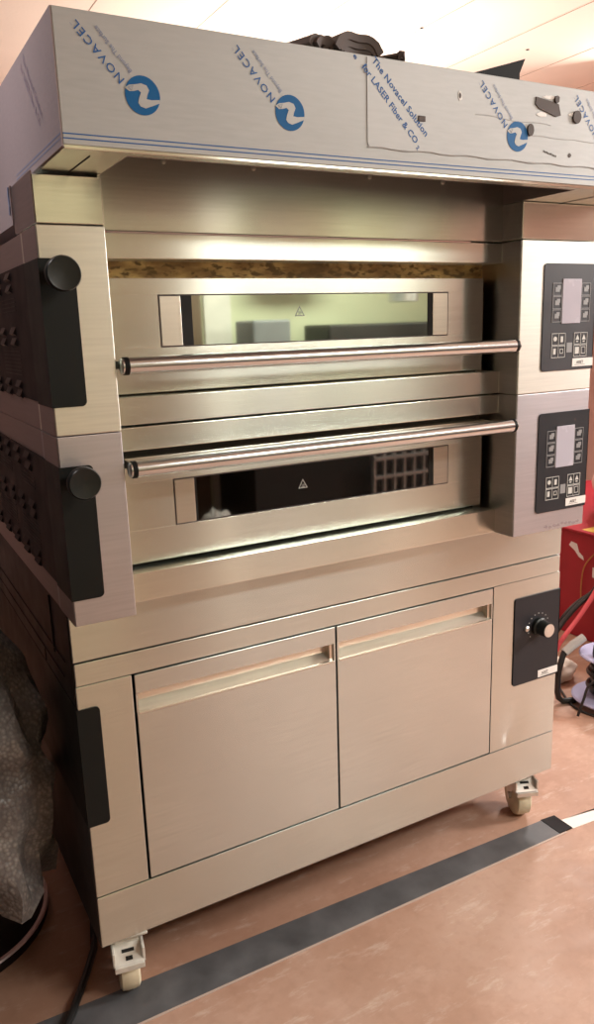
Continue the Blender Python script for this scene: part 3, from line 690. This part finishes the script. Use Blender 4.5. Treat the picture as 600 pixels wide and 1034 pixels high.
# ------------------------------------------------------------------ right: red box, sack, cable reel, hoses
bx = thing('red_box', 'big red metal box on the floor right of the oven', 'box', (2.25, .55, ZF))
b = B(); b.box(1.85, 2.75, -.1, 1.25, ZF, .2585, .006); link('body', b, 'red_paint', bx)
b = B(); b.box(1.838, 2.76, -.11, 1.26, .2585, .2665, .002); link('lid', b, 'red_paint', bx)
b = B(); b.box(1.858, 2.0, .60, .69, .2665, .2672); link('yellow_sticker', b, 'yellow_label', bx)
b = B(); b.poly([(1.8495, .735, .205), (1.8495, .725, .220), (1.8495, .700, .216), (1.8495, .690, .190), (1.8495, .672, .178), (1.8495, .668, .165), (1.8495, .690, .172), (1.8495, .708, .190)], [tuple(range(8))]); link('paint_chip', b, 'label', bx)
b = B(); b.box(1.849, 1.8502, .585, .630, .115, .150); link('white_sticker', b, 'label', bx)
# sack on the box
def lumpy(c, r, seed, n=28, m_=20, amp=.08, zmin=None):
    random.seed(seed); ph = [random.uniform(0, 6.28) for _ in range(6)]; b = B(); rings = []
    for j in range(1, m_):
        th = PI * j / m_; ring = []
        for i in range(n):
            a = 2 * PI * i / n
            k = 1 + amp * (math.sin(3 * a + ph[0] + 2 * th) + .7 * math.sin(5 * a + ph[1] - 3 * th) + .5 * math.sin(7 * th + ph[2] + 2 * a))
            p = Vector((c[0] + r[0] * k * math.copysign(abs(math.sin(th)) ** .7, 1) * math.cos(a), c[1] + r[1] * k * abs(math.sin(th)) ** .7 * math.sin(a), c[2] + r[2] * k * math.cos(th)))
            if zmin is not None: p.z = max(p.z, zmin)
            ring.append(b.bm.verts.new(p))
        rings.append(ring)
    for a_, c_ in zip(rings, rings[1:]):
        for k in range(n): b.bm.faces.new((a_[k], a_[(k + 1) % n], c_[(k + 1) % n], c_[k]))
    b.bm.faces.new(rings[0]); b.bm.faces.new(rings[-1][::-1]); return b
sk = tag(link('cloth_sack', lumpy((2.20, .50, .40), (.30, .36, .155), 5, amp=.035, zmin=.2672), 'pink_bag', loc=(2.2, .5, .267), smooth=True), 'pale pink stuffed sack lying on the red box', 'sack')
# cable reel on its side
rc_ = (1.540, .285)
reel = thing('cable_reel', 'lilac cable reel wound with black cable in a bent tube stand', 'cable reel', (rc_[0], rc_[1], ZF))
ang = math.radians(0); zb0 = ZF + .020
def disc(r0, z, t): return B().lathe([(.02, 0), (r0 - .004, 0), (r0, .003), (r0, t - .003), (r0 - .004, t), (.02, t)], (rc_[0], rc_[1], z), 'z', 48)
link('flange', disc(.105, zb0, .008), 'reel', reel, smooth=True); link('flange', disc(.090, zb0 + .127, .008), 'reel', reel, smooth=True)
cw = B()
for k in range(8): 
    z = zb0 + .018 + .0135 * k; rr = .052 + .008 * math.sin(k * 1.9)
    cw.tube([(rc_[0] + rr * math.cos(a * PI / 16), rc_[1] + rr * math.sin(a * PI / 16), z + .0135 * a / 32) for a in range(33)], .0085, 8)
cw.lathe([(.044, .008), (.044, .127)], (rc_[0], rc_[1], zb0), 'z', 24)
link('wound_cable', cw, 'cable', reel, smooth=True)
link('hub', B().lathe([(.036, .135), (.036, .146), (.030, .151), (0, .151)], (rc_[0], rc_[1], zb0), 'z', 28), 'label', reel, smooth=True)
link('crank_knob', B().lathe([(.012, .135), (.014, .145), (.012, .168), (0, .170)], (rc_[0] - .055, rc_[1] + .006, zb0), 'z', 18), 'foil_dark', reel, smooth=True)
tb = [(1.50, .3556, .0724), (1.47, .3646, .0543), (1.44, .3708, .0334), (1.43, .3690, .0127), (1.42, .3680, -.0137), (1.417, .3670, -.0372), (1.415, .3660, -.075), (1.418, .3620, -.095), (1.428, .3560, -.1055), (1.47, .340, -.1065)]
link('tube_frame', B().tube(tb, .0085, 14), 'cable', reel, smooth=True)
link('foam_grip', B().tube([(1.502, .3552, .0736), (1.47, .3646, .0543), (1.442, .3704, .0350)], [.0115, .013, .012], 16), 'grey_tube', reel, smooth=True)
def cable(name, pts, r, mat, label, cat):
    # Catmull-Rom through the points
    P = [Vector(p) for p in pts]; out = []
    for i in range(len(P) - 1):
        p0, p1, p2, p3 = P[max(i - 1, 0)], P[i], P[i + 1], P[min(i + 2, len(P) - 1)]
        for k in range(8):
            t = k / 8; out.append(.5 * ((2 * p1) + (-p0 + p2) * t + (2 * p0 - 5 * p1 + 4 * p2 - p3) * t * t + (-p0 + 3 * p1 - 3 * p2 + p3) * t ** 3))
    out.append(P[-1])
    return tag(link(name, B().tube(out, r, 10), mat, loc=tuple(P[0]), smooth=True), label, cat)
cable('floor_cable', [(1.60, .58, ZF + .004), (1.52, .465, ZF + .004), (1.481, .408, ZF + .004), (1.438, .326, ZF + .004), (1.44, .255, ZF + .004), (1.485, .175, ZF + .004), (1.60, .12, ZF + .004)], .0035, 'cable', 'thin black cable looping over the floor in front of the reel', 'cable')
cable('red_hose', [(1.61, .552, -.065), (1.62, .5501, -.0419), (1.64, .5438, -.0128), (1.70, .5466, .033), (1.76, .544, .099), (1.80, .5364, .1758), (1.82, .52, .22)], .0075, 'red_hose', 'thin red hose rising past the red box', 'hose')
cable('black_hose', [(1.655, .615, -.07), (1.66, .6085, -.037), (1.67, .5995, -.0053), (1.69, .5921, .0279), (1.73, .5871, .0576), (1.79, .5695, .0949), (1.82, .5401, .1546)], .0085, 'cable', 'upper black hose curving up past the red box', 'hose')
cable('black_hose', [(1.60, .575, -.07), (1.605, .570, -.0389), (1.625, .568, -.0087), (1.665, .572, .0218), (1.715, .570, .0584), (1.772, .566, .0903), (1.80, .558, .1268)], .0075, 'cable', 'lower black hose just above the red hose', 'hose')
cable('yellow_wire', [(1.843, .6666, .0251), (1.843, .6687, .0849), (1.843, .6588, .1471), (1.843, .6221, .1976), (1.843, .5914, .2184)], .0022, 'amber', 'yellow wire hanging on the side of the red box', 'wire')
cable('reel_lead', [(1.585, .245, ZF + .10), (1.50, .205, ZF + .125), (1.44, .265, ZF + .10), (1.412, .270, ZF + .05), (1.400, .275, ZF + .006)], .0038, 'cable', 'black lead dropping from the reel to the floor', 'cable')
tag(link('plastic_bag', lumpy((1.545, .475, ZF + .032), (.055, .04, .032), 9, amp=.10, zmin=ZF + .001), 'pale_sheet', loc=(1.545, .475, ZF), smooth=True), 'crumpled whitish plastic bag on the floor behind the tube stand', 'bag')
tag(link('amber_plug', B().tube([(1.425, .415, ZF + .012), (1.44, .425, ZF + .012), (1.455, .43, ZF + .012)], [.010, .012, .008], 10), 'amber', loc=(1.43, .42, ZF), smooth=True), 'small amber plug lying beside the tube stand', 'plug')

# ------------------------------------------------------------------ the kitchen across the room (mirrored in the oven glass)
tb_ = thing('work_counter', 'dark kitchen counter along the pale wall, seen mirrored in the glass', 'counter', (2.2, -2.35, ZF))
link('worktop', B().box(.95, 3.6, -2.58, -2.1, .56, .59, .003), 'counter', tb_)
link('base_unit', B().box(1.32, 3.6, -2.55, -2.14, ZF + .06, .56), 'counter', tb_)
tag(link('grey_monitor', B().box(1.42, 1.62, -2.5, -2.3, .59, 1.00, .01), 'grey_box', loc=(1.52, -2.4, .59)), 'grey casing mirrored at the left of the upper oven glass', 'monitor')
tag(link('black_cupboard', B().box(1.80, 2.95, -2.5, -2.25, .59, .97, .01), 'counter', loc=(2.3, -2.35, .59)), 'long black cupboard mirrored at the right of the upper oven glass', 'cupboard')
b = B().lathe([(.085, 0), (.085, .05), (.05, .10), (.02, .13), (.015, ZC - 1.0)], (2.2, -2.2, 1.02), 'z', 24)
tag(link('pendant_lamp', B().lathe([(.075, .10), (.075, .16), (.03, .19), (.012, .20), (.012, ZC - .97)], (2.2, -2.2, .97), 'z', 24), 'zinc', loc=(2.2, -2.2, 1.07), smooth=True), 'steel pendant lamp mirrored in the upper oven glass', 'lamp')
b = B()
for i in range(7): b.box(1.92 + .06 * i, 1.932 + .06 * i, -2.08, -2.06, -.05, .36)
for j in range(5): b.box(1.92, 2.30, -2.085, -2.055, -.04 + .09 * j, -.025 + .09 * j)
tag(link('wire_rack', b.box(1.92, 2.30, -2.09, -2.05, ZF, -.05), 'zinc', loc=(2.1, -2.07, ZF)), 'grey wire rack mirrored at the right of the lower oven glass', 'rack')

tag(link('cloth_heap', lumpy((1.04, -1.95, ZF + .16), (.08, .08, .16), 21, amp=.10, zmin=ZF + .001), 'pale_sheet', loc=(1.04, -1.95, ZF), smooth=True), 'pale cloth heap mirrored at the left of the lower oven glass', 'cloth')

for o in bpy.data.objects:
    if '_o' in o: del o['_o']
